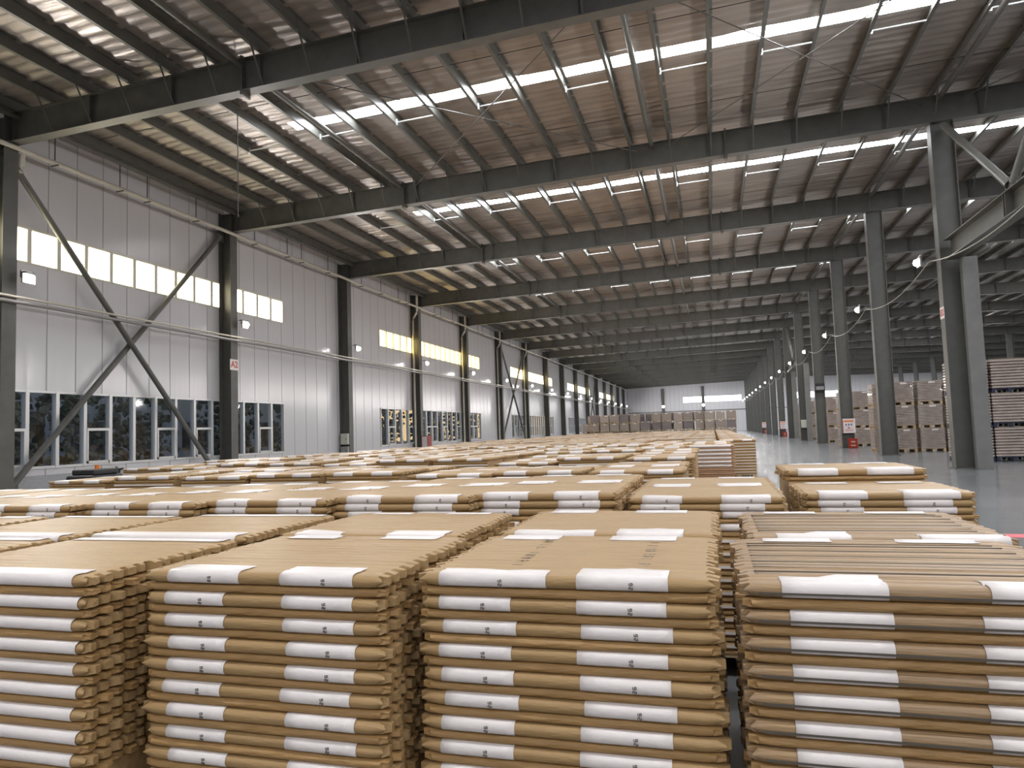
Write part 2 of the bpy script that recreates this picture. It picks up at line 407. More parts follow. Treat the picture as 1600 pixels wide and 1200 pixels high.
# sag struts below the translucent strips
for i in range(1, 8):
    y = FR[i] + 4.45
    for j in range(3, 20, 1):
        x0, x1 = purl_x[j], purl_x[j+1]
        if x0 < -13.7: continue
        if j % 2 == 1:
            mb = MB(); mb.tube([(0, 0, .05), (x1-x0, 0, .05+zb(x1)-zb(x0))], .022, 8); mb.box(-.02, .03, -.035, .035, -.03, .14)
            o = mb.build('purlin_strut', GALV, loc=(x0, y, zb(x0)+BD))
            tag(o, f'pale strut between purlins, {ORD[(j-1)//2]} from the left in the {ORD[i+1]} roof bay', 'strut', 'pale struts between purlins')
    mb = MB()
    for yy in (FR[i]+2.2, FR[i]+6.9): mb.tube([(-17, yy, zb(-17)+BD+.12), (14, yy, zb(14)+BD+.12)], .011, 6)
    tag(mb.build('sag_rods', ROD), f'pair of thin dark sag rods crossing the purlins in the {ORD[i+1]} roof bay', 'rod', 'sag rods')
# round longitudinal tubes and crossed rods
for x, d in ((-10.37, 'left of centre'), (-1.45, 'near the middle'), (6.88, 'above the aisle columns'), (15.8, 'right of the aisle columns'), (-17.35, 'along the left eave')):
    mb = MB(); mb.tube([(x, YBACK+.2, zb(x)+BD-.12), (x, YEND-.2, zb(x)+BD-.12)], .075, 12)
    tag(mb.build('tie_tube', STEEL, smooth=True), f'long round grey tie tube running the length of the roof, {d}', 'tube', 'roof tie tubes')
for bi in (1, 6, 11):
    for xa, xb, d in ((-9.9, -1.9, 'left'), (-1.0, 6.4, 'middle'), (7.3, 15.3, 'right')):
        ya, yb_ = FR[bi]+.15, FR[bi+1]-.15
        e = empty('rod_bracing', ((xa+xb)/2, (ya+yb_)/2, zb((xa+xb)/2)+.5), f'crossed thin dark bracing rods under the roof, {d} field of the {ORD[bi+1]} bay', 'rods', 'crossed roof rods')
        c = Vector(e.location)
        for p, q in (((xa, ya), (xb, yb_)), ((xb, ya), (xa, yb_))):
            mb = MB(); mb.tube([Vector((p[0], p[1], zb(p[0])+.55))-c, Vector((q[0], q[1], zb(q[0])+.55))-c], .014, 6); mb.build('rod', ROD, e)

# ------------------------------------------------------------------ left wall fittings
def brace(i0, nm):
    ya, yb_ = FR[i0]+.22, FR[i0+1]-.25
    e = empty('cross_brace', (XL+.05, (ya+yb_)/2, 0), nm, 'brace', 'crossed wall braces')
    c = Vector(e.location)
    for k, (p, q) in enumerate((((ya-.35, 9.45), (yb_-.75, .45)), ((ya+.15, .45), (yb_-.1, 9.4)))):
        dx = -.33 if k else -.14
        mb = MB(); mb.tube([Vector((XL+dx, p[0], p[1]))-c, Vector((XL+dx, q[0], q[1]))-c], .085, 14); mb.build('tube', STEEL, e, smooth=True)
        for t in (p, q):
            mb = MB(); mb.box(-.02, .02, t[0]-c.y-.2, t[0]-c.y+.2, t[1]-.2, t[1]+.2)
            mb.v = [(v[0]+XL+dx-c.x, v[1], v[2]) for v in mb.v]; mb.build('gusset', STEEL, e)
brace(1, 'large crossed grey tube braces in front of the nearest left windows')
brace(6, 'crossed grey tube braces in the middle distance of the left wall')
brace(11, 'small crossed tube braces near the far end of the left wall')
# eave pipe with hangers
e = empty('eave_pipe', (XL+.12, 0, 9.5), 'long cream pipe hung below the left eave on dark rods', 'pipe')
MB().tube([(0, YBACK+.3, 0), (0, YEND-.3, 0)], .065, 10).build('pipe', PIPE, e, smooth=True)
y = 6.0
while y < 110:
    if min(abs(y-q) for q in FR) > .5:
        mb = MB(); mb.tube([(0, y, .02), (0, y, 1.15)], .016, 6); mb.bar((-.14, y, -.075), (.14, y, -.075), .03, .03); mb.build('hanger', ROD, e)
    y += 2.25 if int(y*7) % 3 else 1.1
for zz, rr, mm, lb in ((5.50, .035, PIPE, 'thin cream conduit running along the left wall between the window bands'), (5.36, .05, CONDUIT, 'grey cable conduit just below the cream one along the left wall')):
    o = MB().tube([(XL+.06, YBACK+.3, zz), (XL+.06, YEND-.3, zz)], rr, 8).build('wall_conduit', mm, smooth=True); tag(o, lb, 'conduit')
# drain pipes
for i, d in ((1, 'cut by the left edge of the view'), (4, 'nearest full-height one, left of the golden windows'), (5, 'second full-height one'), (6, 'third full-height one'), (7, 'fourth full-height one')):
    y = FR[i]-.34; x = XL-.02
    pts = [(x-.01, y+.03, 10.35), (x-.01, y+.03, 9.3), (x-.03, y+.03, 9.2), (x-.27, y, 8.85), (x-.30, y, 8.7), (x-.30, y, .1)]
    if i == 1: y = FR[i]+.32; pts = [(x-.01, y, 9.45), (x-.01, y, 9.1), (x-.04, y, 9.0), (x-.38, y, 8.8), (x-.43, y, 8.65), (x-.43, y, .1)]
    c = Vector((x, y, 0)); o = MB().tube([Vector(p)-c for p in pts], .07, 12).build('drain_pipe', PIPE, smooth=True, loc=c)
    tag(o, f'cream drain pipe with an elbow, {d}', 'pipe', 'drain pipes')

def text_mesh(txt, size, name='lettering'):
    cu = bpy.data.curves.new(name, 'FONT'); cu.body = txt; cu.size = size; cu.extrude = .002; cu.align_x = 'CENTER'; cu.align_y = 'CENTER'
    cu.offset = size*.02
    ob = bpy.data.objects.new(name, cu); COL.objects.link(ob); dg = bpy.context.evaluated_depsgraph_get(); dg.update()
    me = bpy.data.meshes.new_from_object(ob.evaluated_get(dg)); bpy.data.objects.remove(ob); return me
def sign(txt, loc, rot, w_, h_, label):
    e = empty('bay_sign', loc, label, 'sign'); e.rotation_euler = rot
    MB().box(-w_/2, w_/2, -h_/2, h_, -.006, 0).build('plate', WHITE, e) if False else MB().box(-w_/2, w_/2, -h_/2, h_/2, -.006, 0).build('plate', WHITE, e, bevel=.002)
    me = text_mesh(txt, h_*.82); me.materials.clear(); me.materials.append(REDLET); put('lettering', me, e, (0, 0, .002))
    return e
sign('A2', (XL+.012, FR[2]-.02, 4.42), (PI/2, 0, PI/2), .50, .42, 'small white sign with red A2 on the left wall column')
sign('B2', (XR-.012, FR[2]-.02, 4.5), (PI/2, 0, -PI/2), .36, .34, 'small white sign with red B2 on the big right column')
o = MB().tube([(0, 0, 0), (0, 0, 3.8)], .012, 6).build('hanging_wire', ROD, loc=(-11.0, 14.4, 7.0)); tag(o, 'thin dark wire hanging straight down from the roof before the second beam', 'wire')
# electric boxes, extinguisher stands
for z0, h, d in ((1.12, .55, 'upper grey electric box on the wall column after the A2 column'), (.52, .5, 'lower grey electric box on the wall column after the A2 column')):
    e = empty('electric_box', (XW+.32, FR[3]-.27, z0), d, 'box'); MB().box(-.2, .2, -.09, .09, 0, h).build('cabinet', CREAMBOX if z0 > 1 else CONDUIT, e, bevel=.01)
    MB().box(-.17, .17, -.1, -.09, .03, h-.03).build('door', CREAMBOX if z0 > 1 else CONDUIT, e); MB().box(.10, .13, -.115, -.1, h/2-.04, h/2+.04).build('latch', BLACK, e)
def fire_point(x, y, zoff, label_s, label_b, face='y'):
    e = empty('safety_notice', (x, y, .80+zoff), label_s, 'sign', 'safety notices')
    MB().box(-.32, .32, -.015, 0, 0, .76).build('board', WHITE, e, bevel=.003)
    MB().box(-.24, .24, -.02, -.0155, .58, .68).build('heading', ORLET, e)
    mb = MB(); mb.box(-.31, -.27, -.02, -.0155, .02, .74); mb.build('red_edge', RED, e)
    mb = MB()
    for q in (-.13, 0, .13): mb.box(q-.02, q+.02, -.02, -.0155, .38, .50); mb.box(q-.035, q+.035, -.02, -.0155, .42, .46)
    mb.build('symbols', BLUELET, e)
    mb = MB(); mb.box(-.05, .05, -.02, -.0155, .25, .31)
    for q in range(3): mb.box(-.2, .2, -.02, -.0155, .10+q*.045, .112+q*.045)
    mb.build('small_marks', REDLET, e)
    b = empty('extinguisher_box', (x+.12, y-.12, 0), label_b, 'box', 'red extinguisher boxes')
    MB().box(-.22, .22, -.12, .12, 0, .52).build('cabinet', RED, b, bevel=.01)
    MB().box(-.19, .19, -.13, -.12, .04, .48).build('door', RED, b); MB().box(-.1, .1, -.136, -.13, .30, .38).build('marking', LOADT, b); MB().box(-.12, .12, -.136, -.13, .12, .18).build('marking', LOADT, b)
fire_point(XR+.36, FR[4]-.2, 0, 'white safety notice with orange heading on the third aisle column', 'red extinguisher box at the foot of the third aisle column')
fire_point(XR+.36, FR[8]-.2, 0, 'white safety notice on the seventh aisle column', 'red extinguisher box at the foot of the seventh aisle column')
fire_point(XR+.36, FR[11]-.2, 0, 'tiny white safety notice on a far aisle column', 'tiny red extinguisher box at a far aisle column')
e = empty('extinguisher_cabinet', (XL+.25, FR[4]+.1, 0), 'dark red cabinet with a white notice standing by the left wall column', 'cabinet')
MB().box(-.25, .2, -.3, .3, .3, 1.40).build('cabinet', RED, e, bevel=.01); MB().box(-.2, .15, -.315, -.3, .62, 1.36).build('notice', WHITE, e); MB().box(-.2, .15, -.27, .27, 0, .3).build('base', BLACK, e)
e = empty('status_panel', (XR+.31, FR[5]-.2, 3.45), 'small black display panel high on the fourth aisle column', 'panel')
MB().box(-.30, .30, -.12, 0, 0, .5).build('housing', BLACK, e, bevel=.01); MB().box(-.24, .24, -.125, -.12, .08, .3).build('screen', CONDUIT, e)
e = empty('fuse_box', (XR+.33, FR[6]-.2, 1.0), 'cream fuse box on the fifth aisle column', 'box')
MB().box(-.28, .28, -.14, 0, 0, .62).build('cabinet', CREAMBOX, e, bevel=.01); MB().box(-.25, .25, -.15, -.14, .03, .59).build('door', CREAMBOX, e)

# truss between the aisle columns
def truss(i0, lab):
    ya, yb_ = FR[i0], FR[i0+1]; ym = (ya+yb_)/2; x = XR+.31
    e = empty('longitudinal_truss', (x, ym, 6.0), lab, 'truss', 'trusses between aisle columns')
    mb = MB(); mb.box(-.2, .2, ya-ym+.2, yb_-ym-.2, 0, .03); mb.box(-.2, .2, ya-ym+.2, yb_-ym-.2, .57, .60); mb.box(-.012, .012, ya-ym+.2, yb_-ym-.2, .03, .57)
    mb.build('bottom_chord', STEEL, e)
    mb = MB()
    for q in (-.06, .06): mb.box(-.19, .19, q-.01, q+.01, .03, .57)
    mb.box(-.02, .02, -.35, .35, .6, .95); mb.build('node_plate', STEEL, e)
    for sy in (ya-ym+.3, yb_-ym-.3):
        mb = MB(); mb.tube([(0, sy*.03, .8), (0, sy, 3.95)], .10, 14); mb.build('diagonal', STEEL, e, smooth=True)
    for k in (i0, i0+1):
        e2 = empty('steel_post', (XR+.64, FR[k]-.39, 0), f'grey box post in front of the right edge of the {ORD[k-1] if k>1 else "off-frame"} aisle column', 'post', 'posts beside aisle columns')
        MB().box(-.20, .20, -.10, .10, .02, 6.0).build('tube', POST, e2, bevel=.008); MB().box(-.20, .20, -.11, .11, 0, .02).build('foot_plate', POST, e2)
truss(1, 'big grey truss with tube diagonals entering from the right edge')
truss(6, 'grey truss between far aisle columns')
# ------------------------------------------------------------------ floodlights
def flood(x, y, z, sgn, label, group, power=LAMP_W):
    e = empty('floodlight', (x, y, z), label, 'lamp', group)
    mb = MB(); mb.box(-.06, .0, -.18, .18, -.13, .13); mb.v = [(v[0]*sgn, v[1], v[2]) for v in mb.v]; mb.build('housing', CONDUIT, e)
    mb = MB(); k = 0
    for a in range(9):
        for b in range(16):
            th = PI*a/8; ph = 2*PI*b/16; mb.v.append((.04*sgn + .10*math.sin(th)*math.cos(ph), .10*math.sin(th)*math.sin(ph), .10*math.cos(th)))
    for a in range(8):
        for b in range(16): mb.f.append((a*16+b, (a+1)*16+b, (a+1)*16+(b+1) % 16, a*16+(b+1) % 16)); mb.m.append(0)
    mb.build('bulb', BULB, e, smooth=True)
    mb = MB(); mb.bar((-.05*sgn, -.2, 0), (-.05*sgn, -.2, .2), .02); mb.bar((-.05*sgn, .2, 0), (-.05*sgn, .2, .2), .02); mb.bar((-.05*sgn, -.2, .2), (-.05*sgn, .2, .2), .02); mb.bar((-.05*sgn, 0, .2), (-.3*sgn, 0, .2), .03)
    mb.build('bracket', ROD, e)
    ld = bpy.data.lights.new('floodlight_light', 'SPOT'); ld.energy = power; ld.spot_size = math.radians(168); ld.spot_blend = .5; ld.shadow_soft_size = .12; ld.color = (1, .96, .93)
    lo = bpy.data.objects.new('lamp_light', ld); COL.objects.link(lo); lo.parent = e; lo.location = (.30*sgn, 0, 0); lo.rotation_euler = (0, math.radians(-78)*sgn, 0)
for k, y in enumerate((Y1-3*S, Y1-4*S, Y1-5*S)):  # unseen fill lamps, added to brighten the stack fronts
    flood(XL+.28, y, 6.0, 1, f'added fill floodlight on the left wall, {ORD[k+1]} behind the viewpoint', 'added fill floodlights behind the viewpoint', LAMP_W*.26)
    flood(XR-.38, y, 6.15, -1, f'added fill floodlight on the aisle side, {ORD[k+1]} behind the viewpoint', 'added fill floodlights behind the viewpoint', LAMP_W*.26)
for i, y in enumerate(FR):
    if i < 1: continue
    dd = {1: 'at the left edge of the view', 2: 'just right of the A2 column', 3: 'beside the column after A2'}.get(i, f'{ORD[i-2]} beyond the one by the A2 column')
    flood(XL+.28, y+.32, 6.0, 1, f'bright floodlight on the left wall, {dd}', 'floodlights along the left wall')
    dd = {2: 'the largest, on the big foreground column'}.get(i, f'{ORD[max(i-2, 0)]} beyond the big column')
    if i == 1: dd = 'outside the right edge of the view'
    flood(XR-.38, y+.55, 6.15, -1, f'bright floodlight by the aisle columns, {dd}', 'floodlights along the aisle columns')
    if i >= 2:
        mb = MB(); a = Vector((XR-.1, FR[i-1]+.55, 6.15)); b = Vector((XR-.1, y+.55, 6.15)); pts = []
        for q in range(17):
            t = q/16; p = a.lerp(b, t); p.z -= .42*4*t*(1-t); pts.append(p - a)
        o = MB().tube(pts, .013, 6).build('lamp_cable', CABLE, loc=a, smooth=True)
        tag(o, f'thin pale cable sagging between aisle floodlights, {ORD[i-1]} span from the right edge', 'cable', 'sagging lamp cables')
for x in (-10.3, -1.7):
    e = empty('wall_lamp', (x, YEND-.35, 5.8), f'lamp on the far end wall, {"left" if x < -5 else "right"} one', 'lamp'); MB().tube([(0, 0, 0), (0, .25, 0)], .3, 14).build('lens', emis('end_lamp', (1, .97, .85), 6), e); MB().box(-.1, .1, .25, .33, -.1, .4).build('bracket', CONDUIT, e)
    place_col(x-.3, x+.3, YEND-.3, zb(x), f'dark steel column against the far end wall, {"left" if x < -5 else "right"} one', 'end wall columns')

# ------------------------------------------------------------------ floor stripe, scrubber
o = MB().box(1.5, XR-.1, -.15, .15, 0, .003).build('floor_stripe', mat('pink_red_stripe', (.62, .10, .13), .4), loc=(0, 10.35, 0)); o.rotation_euler = (0, 0, -.08); tag(o, 'red painted stripe on the grey floor at the right edge', 'stripe')
e = empty('floor_scrubber', (-14, 13.2, 0), 'black ride-on floor machine with orange beacon by the left windows', 'machine')
MB().box(-.4, .4, -.55, .35, .12, .82).build('body', BLACK, e, bevel=.06); MB().box(-.32, .32, -.45, .25, .82, .95).build('cover', BLACK, e, bevel=.03)
MB().tube([(0, -.05, .95), (0, -.05, 1.04)], .05, 12).build('beacon', ORANGE, e)
mb = MB(); mb.tube([(0, .45, .3), (0, .60, .88)], .03, 8); mb.tube([(-.2, .70, .95), (0, .58, .9), (.2, .5, .92)], .025, 8); mb.build('steering_handle', BLACK, e)
for sx in (-.36, .36):
    for sy in (-.35, .3):
        MB().tube([(sx-.04, sy, .12), (sx+.04, sy, .12)], .12, 14).build('wheel', BLACK, e)

# ------------------------------------------------------------------ kraft-wrapped packs
PWD = .905; PDP = .82; TA = .0425; TB = .033; NT = 14
def profile(t, kind, seed, ny=41):
    """(y, ztop, zbot) samples across the depth; front at y=-D/2"""
    rnd = random.Random(seed); out = []
    D = PDP
    for i in range(ny):
        s = -D/2 + D*i/(ny-1)
        d = min(s + D/2, D/2 - s)            # distance from the edge
        r = .032 if kind == 'A' else .024
        if kind in ('B',): pass
        k = 1.0 if d > r else math.sqrt(max(0, 1-((r-d)/r)**2))
        cell = (i % 4)
        amp = {'A': .0022, 'B': .002, 'R': .008}[kind]
        gro = amp if cell == 0 else 0
        if kind == 'R': r = .02
        zt = t/2 + (t/2)*(.18 + .82*k) - (gro if d > .03 else 0) - (0 if d > .1 else 0)
        zt += rnd.uniform(-.0008, .0008) - (.0025*((i//4) % 2) if kind == 'R' and d > .03 else 0)
        zbm = t/2 - (t/2)*(.10 + .90*k)
        out.append((s, min(zt, t), zbm))
    return out
def pack_mesh(name, t, kind, seed, material, inset=0.0, ny=57):
    rnd = random.Random(seed); pr = profile(t, kind, seed, ny)
    # denser samples at the rounded front and back edges
    extra = []
    for s0 in (-1, 1):
        for d in (.002, .006, .011, .016):
            k = math.sqrt(max(0, 1-((.022-d)/.022)**2)); extra.append((s0*(PDP/2-d), t/2+t/2*(.12+.88*k)*.98, t/2-t/2*(.06+.94*k)))
    pr = sorted([p for p in pr if abs(abs(p[0])-PDP/2) > .018 or abs(abs(p[0])-PDP/2) < .001] + extra)
    pr = [(y*(1-inset/ (PDP/2)), a, b) for y, a, b in pr]
    n = len(pr); W = PWD
    tooth = [rnd.uniform(-.35, 1) for _ in range(NT*3)]
    mb = MB()
    mid = [-.30, -.15, 0, .15, .30]
    st = [('e', -1), ('f', -1), ('g', -1)] + [('m', x) for x in mid] + [('g', 1), ('f', 1), ('e', 1)]
    loops = []
    wob = [rnd.uniform(-1, 1) for _ in range(40)]
    for si, (ty, x) in enumerate(st):
        top = []; bot = []
        for i, (y, a, b) in enumerate(pr):
            u = (y+PDP/2)/PDP*NT; c = int(min(NT-1, max(0, u))); fz = u - c
            edge = min(1, max(0, min(y+PDP/2, PDP/2-y)/.02))
            saw = fz if rnd.random() < 2 else 0
            if ty == 'm': X = x; za, zb2 = a, b; yy = y + .0010*wob[(si*5+i//20) % 40]
            elif ty == 'g': X = x*(W/2-.045); za, zb2 = a - .001, b; yy = y
            elif ty == 'f':
                X = x*(W/2-.004 - .014*(1-math.sin(PI*fz)) + .004*tooth[c]); za = t/2+(a-t/2)*.86; zb2 = t/2+(b-t/2)*.86; yy = y*.992
            else:
                X = x*(W/2+.002 + .017*tooth[c] + (.012*math.sin(PI*fz)**.6 - .030*(fz < .2 or fz > .93))*edge)
                za = t/2+(a-t/2)*(.30+.35*math.sin(PI*fz)); zb2 = t/2+(b-t/2)*(.30+.35*math.sin(PI*fz)); yy = y*.985 + .006*math.sin(9*u)
            top.append((X, yy, za)); bot.append((X, yy, zb2))
        loops.append((top, bot))
    for si, (top, bot) in enumerate(loops): mb.v += top + bot
    L = 2*n
    for si in range(len(loops)-1):
        A, B = si*L, (si+1)*L
        for i in range(n-1):
            mb.f.append((A+i, B+i, B+i+1, A+i+1)); mb.m.append(0)
            mb.f.append((A+n+i, A+n+i+1, B+n+i+1, B+n+i)); mb.m.append(0)
        mb.f.append((A, A+n, B+n, B)); mb.m.append(0); mb.f.append((A+n-1, B+n-1, B+L-1, A+L-1)); mb.m.append(0)
    for A, flip in ((0, False), ((len(loops)-1)*L, True)):
        for i in range(n-1):
            q = (A+i, A+i+1, A+n+i+1, A+n+i); mb.f.append(q[::-1] if flip else q); mb.m.append(0)
    me = mb.mesh(name, material, smooth=True)
    try: me.set_sharp_from_angle(angle=math.radians(38))
    except Exception: pass
    return me, pr
def label_mesh(name, pr, t, x0, x1, tops, side=-1, lift=.0026):
    """a sheet of white paper lapped from the top over the front (side=-1) or back edge"""
    mb = MB(); nx_ = len(tops); D2 = max(p[0] for p in pr)
    path_b = []
    ed = [p for p in pr if (p[0] < 0) == (side < 0)]
    ed = sorted(ed, key=lambda p: side*-p[0] if False else abs(p[0]), reverse=True)   # from the edge inwards
    low = [(p[0], p[2]) for p in ed if abs(p[0]) > D2-.012][::-1]
    rows = []
    for j, tl in enumerate(tops):
        x = x0 + (x1-x0)*j/(nx_-1); row = []
        for (y, z) in low: row.append((x, y + side*lift, z - .0))
        for p in ed:
            if abs(p[0]) >= D2 - tl: row.append((x, p[0] + side*lift*.7, p[1] + lift))
        last = ed[0]
        for p in ed:
            if abs(p[0]) >= D2-tl: last = p
        row = row + [(x, side*(D2-tl), row[-1][2])]
        rows.append(row)
    # equalise lengths by resampling
    N = 16
    def resample(r):
        L = [0]
        for a, b in zip(r, r[1:]): L.append(L[-1] + (Vector(a)-Vector(b)).length)
        # keep the rounded edge dense: first 9 points kept, rest linear
        head = r[:11]; tail = r[10:]
        LL = [0]
        for a, b in zip(tail, tail[1:]): LL.append(LL[-1] + (Vector(a)-Vector(b)).length)
        out = list(head)
        for q in range(1, 6):
            d = LL[-1]*q/5
            for a in range(len(tail)-1):
                if LL[a+1] >= d - 1e-9:
                    tt = (d-LL[a])/max(1e-9, LL[a+1]-LL[a]); out.append(tuple(Vector(tail[a]).lerp(Vector(tail[a+1]), tt))); break
        return out
    R2 = [resample(r) for r in rows]; n = min(len(r) for r in R2)
    for r in R2: mb.v += r[:n]
    for j in range(nx_-1):
        for i in range(n-1): mb.f.append((j*n+i, j*n+i+1, (j+1)*n+i+1, (j+1)*n+i)); mb.m.append(0)
    me = mb.mesh(name, WHITE, smooth=True)
    return me
def solid(o): md = o.modifiers.new('thickness', 'SOLIDIFY'); md.thickness = .0006; md.offset = -1
def glyphs(name, x, z, yfront, t, seed, flat=False):
    """small printed figures, turned on their side, on the front of a paper label"""
    mb = MB(); rnd = random.Random(seed); y = yfront
    segs = {'2': [(0,2,1,2),(1,2,1,1),(0,1,1,1),(0,1,0,0),(0,0,1,0)], '6': [(0,2,1,2),(0,2,0,0),(0,0,1,0),(1,0,1,1),(0,1,1,1)], '0': [(0,0,1,0),(1,0,1,2),(1,2,0,2),(0,2,0,0)], '/': [(0,0,1,2)]}
    cx = x
    sc = .0058; zc = z
    for ch in ('2', '6'):
        for (a, b, c, d) in segs[ch]:
            # rotated a quarter turn: glyph x -> z, glyph y -> -x
            mb.bar((cx - b*sc*.9 + .004, y, zc + a*sc*1.1), (cx - d*sc*.9 + .004, y, zc + c*sc*1.1), 0.0022, .0024, up=(0, 1, 0))
        zc += sc*2.0
    return mb.mesh(name, INK)

proto = {}
def mkproto(key, kind, t, material, labels, inset=0, seed=1, printmarks=False, groove_shade=False):
    me, pr = pack_mesh('wrapped_pack', t, kind, seed, material, inset)
    lab = []
    rnd = random.Random(seed*7+1)
    for (x0, x1, tl0, tl1, side) in labels:
        tops = [max(.02, tl0 + (tl1-tl0)*j/5 + rnd.uniform(-.003, .003)) for j in range(6)]
        lm = label_mesh('paper_label', pr, t, x0, x1, tops, side)
        gm = glyphs('printed_figures', (x0+x1)/2 + .03, t*.22, min(p[0] for p in pr) - .0028, t, seed) if (side < 0 and printmarks) else None
        lab.append((lm, gm))
    gr = None
    if groove_shade:
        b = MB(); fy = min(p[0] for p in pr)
        b.bar((-PWD/2+.03, fy-.003, t*.36), (PWD/2-.03, fy-.003, t*.33), .006, .003, up=(0, 1, 0)); gr = b.mesh('crease_shade', mat('painted_crease_shade', (.085, .07, .055), .5))  # shadow line across the pack front, put in as a dark bar
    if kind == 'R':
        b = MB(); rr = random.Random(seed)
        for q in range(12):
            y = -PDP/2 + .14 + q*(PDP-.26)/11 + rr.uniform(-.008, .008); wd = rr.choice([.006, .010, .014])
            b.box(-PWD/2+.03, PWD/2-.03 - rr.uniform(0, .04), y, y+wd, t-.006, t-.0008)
        fl = b.mesh('fold_shade_lines', FOLD_SHADE)  # shade in the fold gaps, drawn as dark bars along the top
    else: fl = None
    proto[key] = (me, lab, gr, t, fl)
two = [(-.37, -.13, .085, .085, -1), (.10, .36, .085, .085, -1), (-.35, -.11, .085, .08, 1), (.10, .35, .085, .085, 1)]
wide = [(-.43, .41, .10, .10, -1), (-.42, .42, .09, .09, 1)]
cen = [(-.395, -.155, .085, .085, -1), (.055, .325, .085, .085, -1), (-.39, -.15, .085, .085, 1), (.06, .32, .085, .085, 1)]
mkproto('C0', 'A', TA, KRAFT, cen, seed=21, printmarks=True)
mkproto('C1', 'A', TA, KRAFT, [(a-.008, b-.006, c, d, s_) for a, b, c, d, s_ in cen], seed=22, printmarks=True)
mkproto('C2', 'A', TA, KRAFT, [(a+.006, b+.01, c, d, s_) for a, b, c, d, s_ in cen], seed=23, printmarks=True)
mkproto('CT', 'A', TA, KRAFT, [(-.395, -.04, .075, .075, -1), (.055, .33, .13, .13, -1), (-.39, -.15, .12, .12, 1), (.06, .32, .12, .12, 1)], seed=24, printmarks=True)
mkproto('A0', 'A', TA, KRAFT, two, seed=1, printmarks=True)
mkproto('A1', 'A', TA, KRAFT, [(a+.012, b+.005, c, d, s) for a, b, c, d, s in two], seed=2, printmarks=True)
mkproto('A2', 'A', TA, KRAFT, [(a-.015, b-.02, c*.9, d*1.1, s) for a, b, c, d, s in two], seed=3, printmarks=True)
mkproto('T0', 'A', TA, KRAFT, [(-.37, -.13, .13, .06, -1), (.10, .38, .12, .125, -1), (-.35, -.11, .09, .10, 1), (.10, .35, .10, .09, 1)], seed=4, printmarks=True)
mkproto('T1', 'A', TA, KRAFT, [(-.36, -.07, .10, .10, -1), (.09, .36, .11, .11, -1), (-.36, -.12, .11, .11, 1), (.09, .35, .10, .10, 1)], seed=5, printmarks=True)
mkproto('F0', 'A', TA, KRAFT, [(-.38, -.11, .17, .15, -1), (.08, .38, .16, .17, -1), (-.37, -.10, .15, .17, 1), (.09, .37, .17, .15, 1)], seed=14)
mkproto('F1', 'A', TA, KRAFT, [(-.36, -.12, .15, .16, -1), (.11, .36, .18, .16, -1), (-.38, -.12, .17, .16, 1), (.08, .34, .14, .16, 1)], seed=15)
mkproto('W0', 'A', TA, KRAFT, wide, seed=6)
mkproto('W1', 'A', TA, KRAFT, [(-.41, .43, .09, .11, -1), (-.42, .40, .10, .08, 1)], seed=7)
mkproto('B0', 'B', TB, KRAFTD, [], inset=.007, seed=8)
mkproto('B1', 'B', TB, KRAFTD, [], inset=.009, seed=9)
mkproto('R0', 'R', TA, KRAFTG, [(-.36, -.09, .13, .13, -1), (.15, .44, .13, .13, -1), (-.36, -.12, .10, .10, 1), (.10, .36, .10, .10, 1)], seed=10, groove_shade=True)
mkproto('R1', 'R', TA, KRAFTG, [(-.34, -.08, .10, .10, -1), (.13, .42, .10, .10, -1), (-.34, -.12, .10, .10, 1), (.12, .37, .10, .10, 1)], seed=11, groove_shade=True)
mkproto('D0', 'A', TA, KRAFTR, [(-.40, .40, .05, .05, -1)], seed=12)
mkproto('D1', 'B', TB, KRAFTR, [], inset=.004, seed=13)
NPACK = 0
masters = {}
def add_pack(key, loc, rz, sz, label, group):
    global NPACK
    me, labs, gr, t, fl = proto[key]
    if key not in masters:
        if labs or gr:
            r = empty('wrapped_pack', loc, None, None); put('kraft_wrap', me, r)
            for lm, gm in labs:
                lo = put('paper_label', lm, r); solid(lo)
                if gm: put('printed_figures', gm, lo)
            if gr: put('crease_shade', gr, r)
            if fl: put('fold_shade_lines', fl, r)
        else:
            r = put('wrapped_pack', me)
        masters[key] = r; o = r
    else: o = copy_tree(masters[key])
    o.location = loc; o.rotation_euler = (0, 0, rz); o.scale = (1, 1, sz)
    tag(o, label, 'package', group); NPACK += 1
    return o

# stacks: (x centre, y centre, z of the top, look, how many packs are individuals, name)
stuffv = {'k': MB()}
def stuff_pack(x, y, z, t, W, D, mi=0, lab=False):
    mb = stuffv['k']; k = len(mb.v); a = W/2; b = D/2; r = t*.42
    prof = [(-b+r, 0), (-b, t*.3), (-b, t*.7), (-b+r, t), (b-r, t), (b, t*.7), (b, t*.3), (b-r, 0)]
    for sx in (-1, 1):
        for (py, pz) in prof: mb.v.append((x+sx*a, y+py, z+pz))
    for i in range(8):
        j = (i+1) % 8; mb.f.append((k+i, k+8+i, k+8+j, k+j)[::-1]); mb.m.append(1 if (lab and i == 1) else mi)
    mb.f.append(tuple(k+i for i in range(8))); mb.m.append(mi); mb.f.append(tuple(k+15-i for i in range(8))); mb.m.append(mi)
def stuff_label(x0, x1, y0, y1, z, front=None, t=TA):
    mb = stuffv['k']; mb.quad((x0, y0, z), (x1, y0, z), (x1, y1, z), (x0, y1, z), 1)
PALH = .144
pal = {}
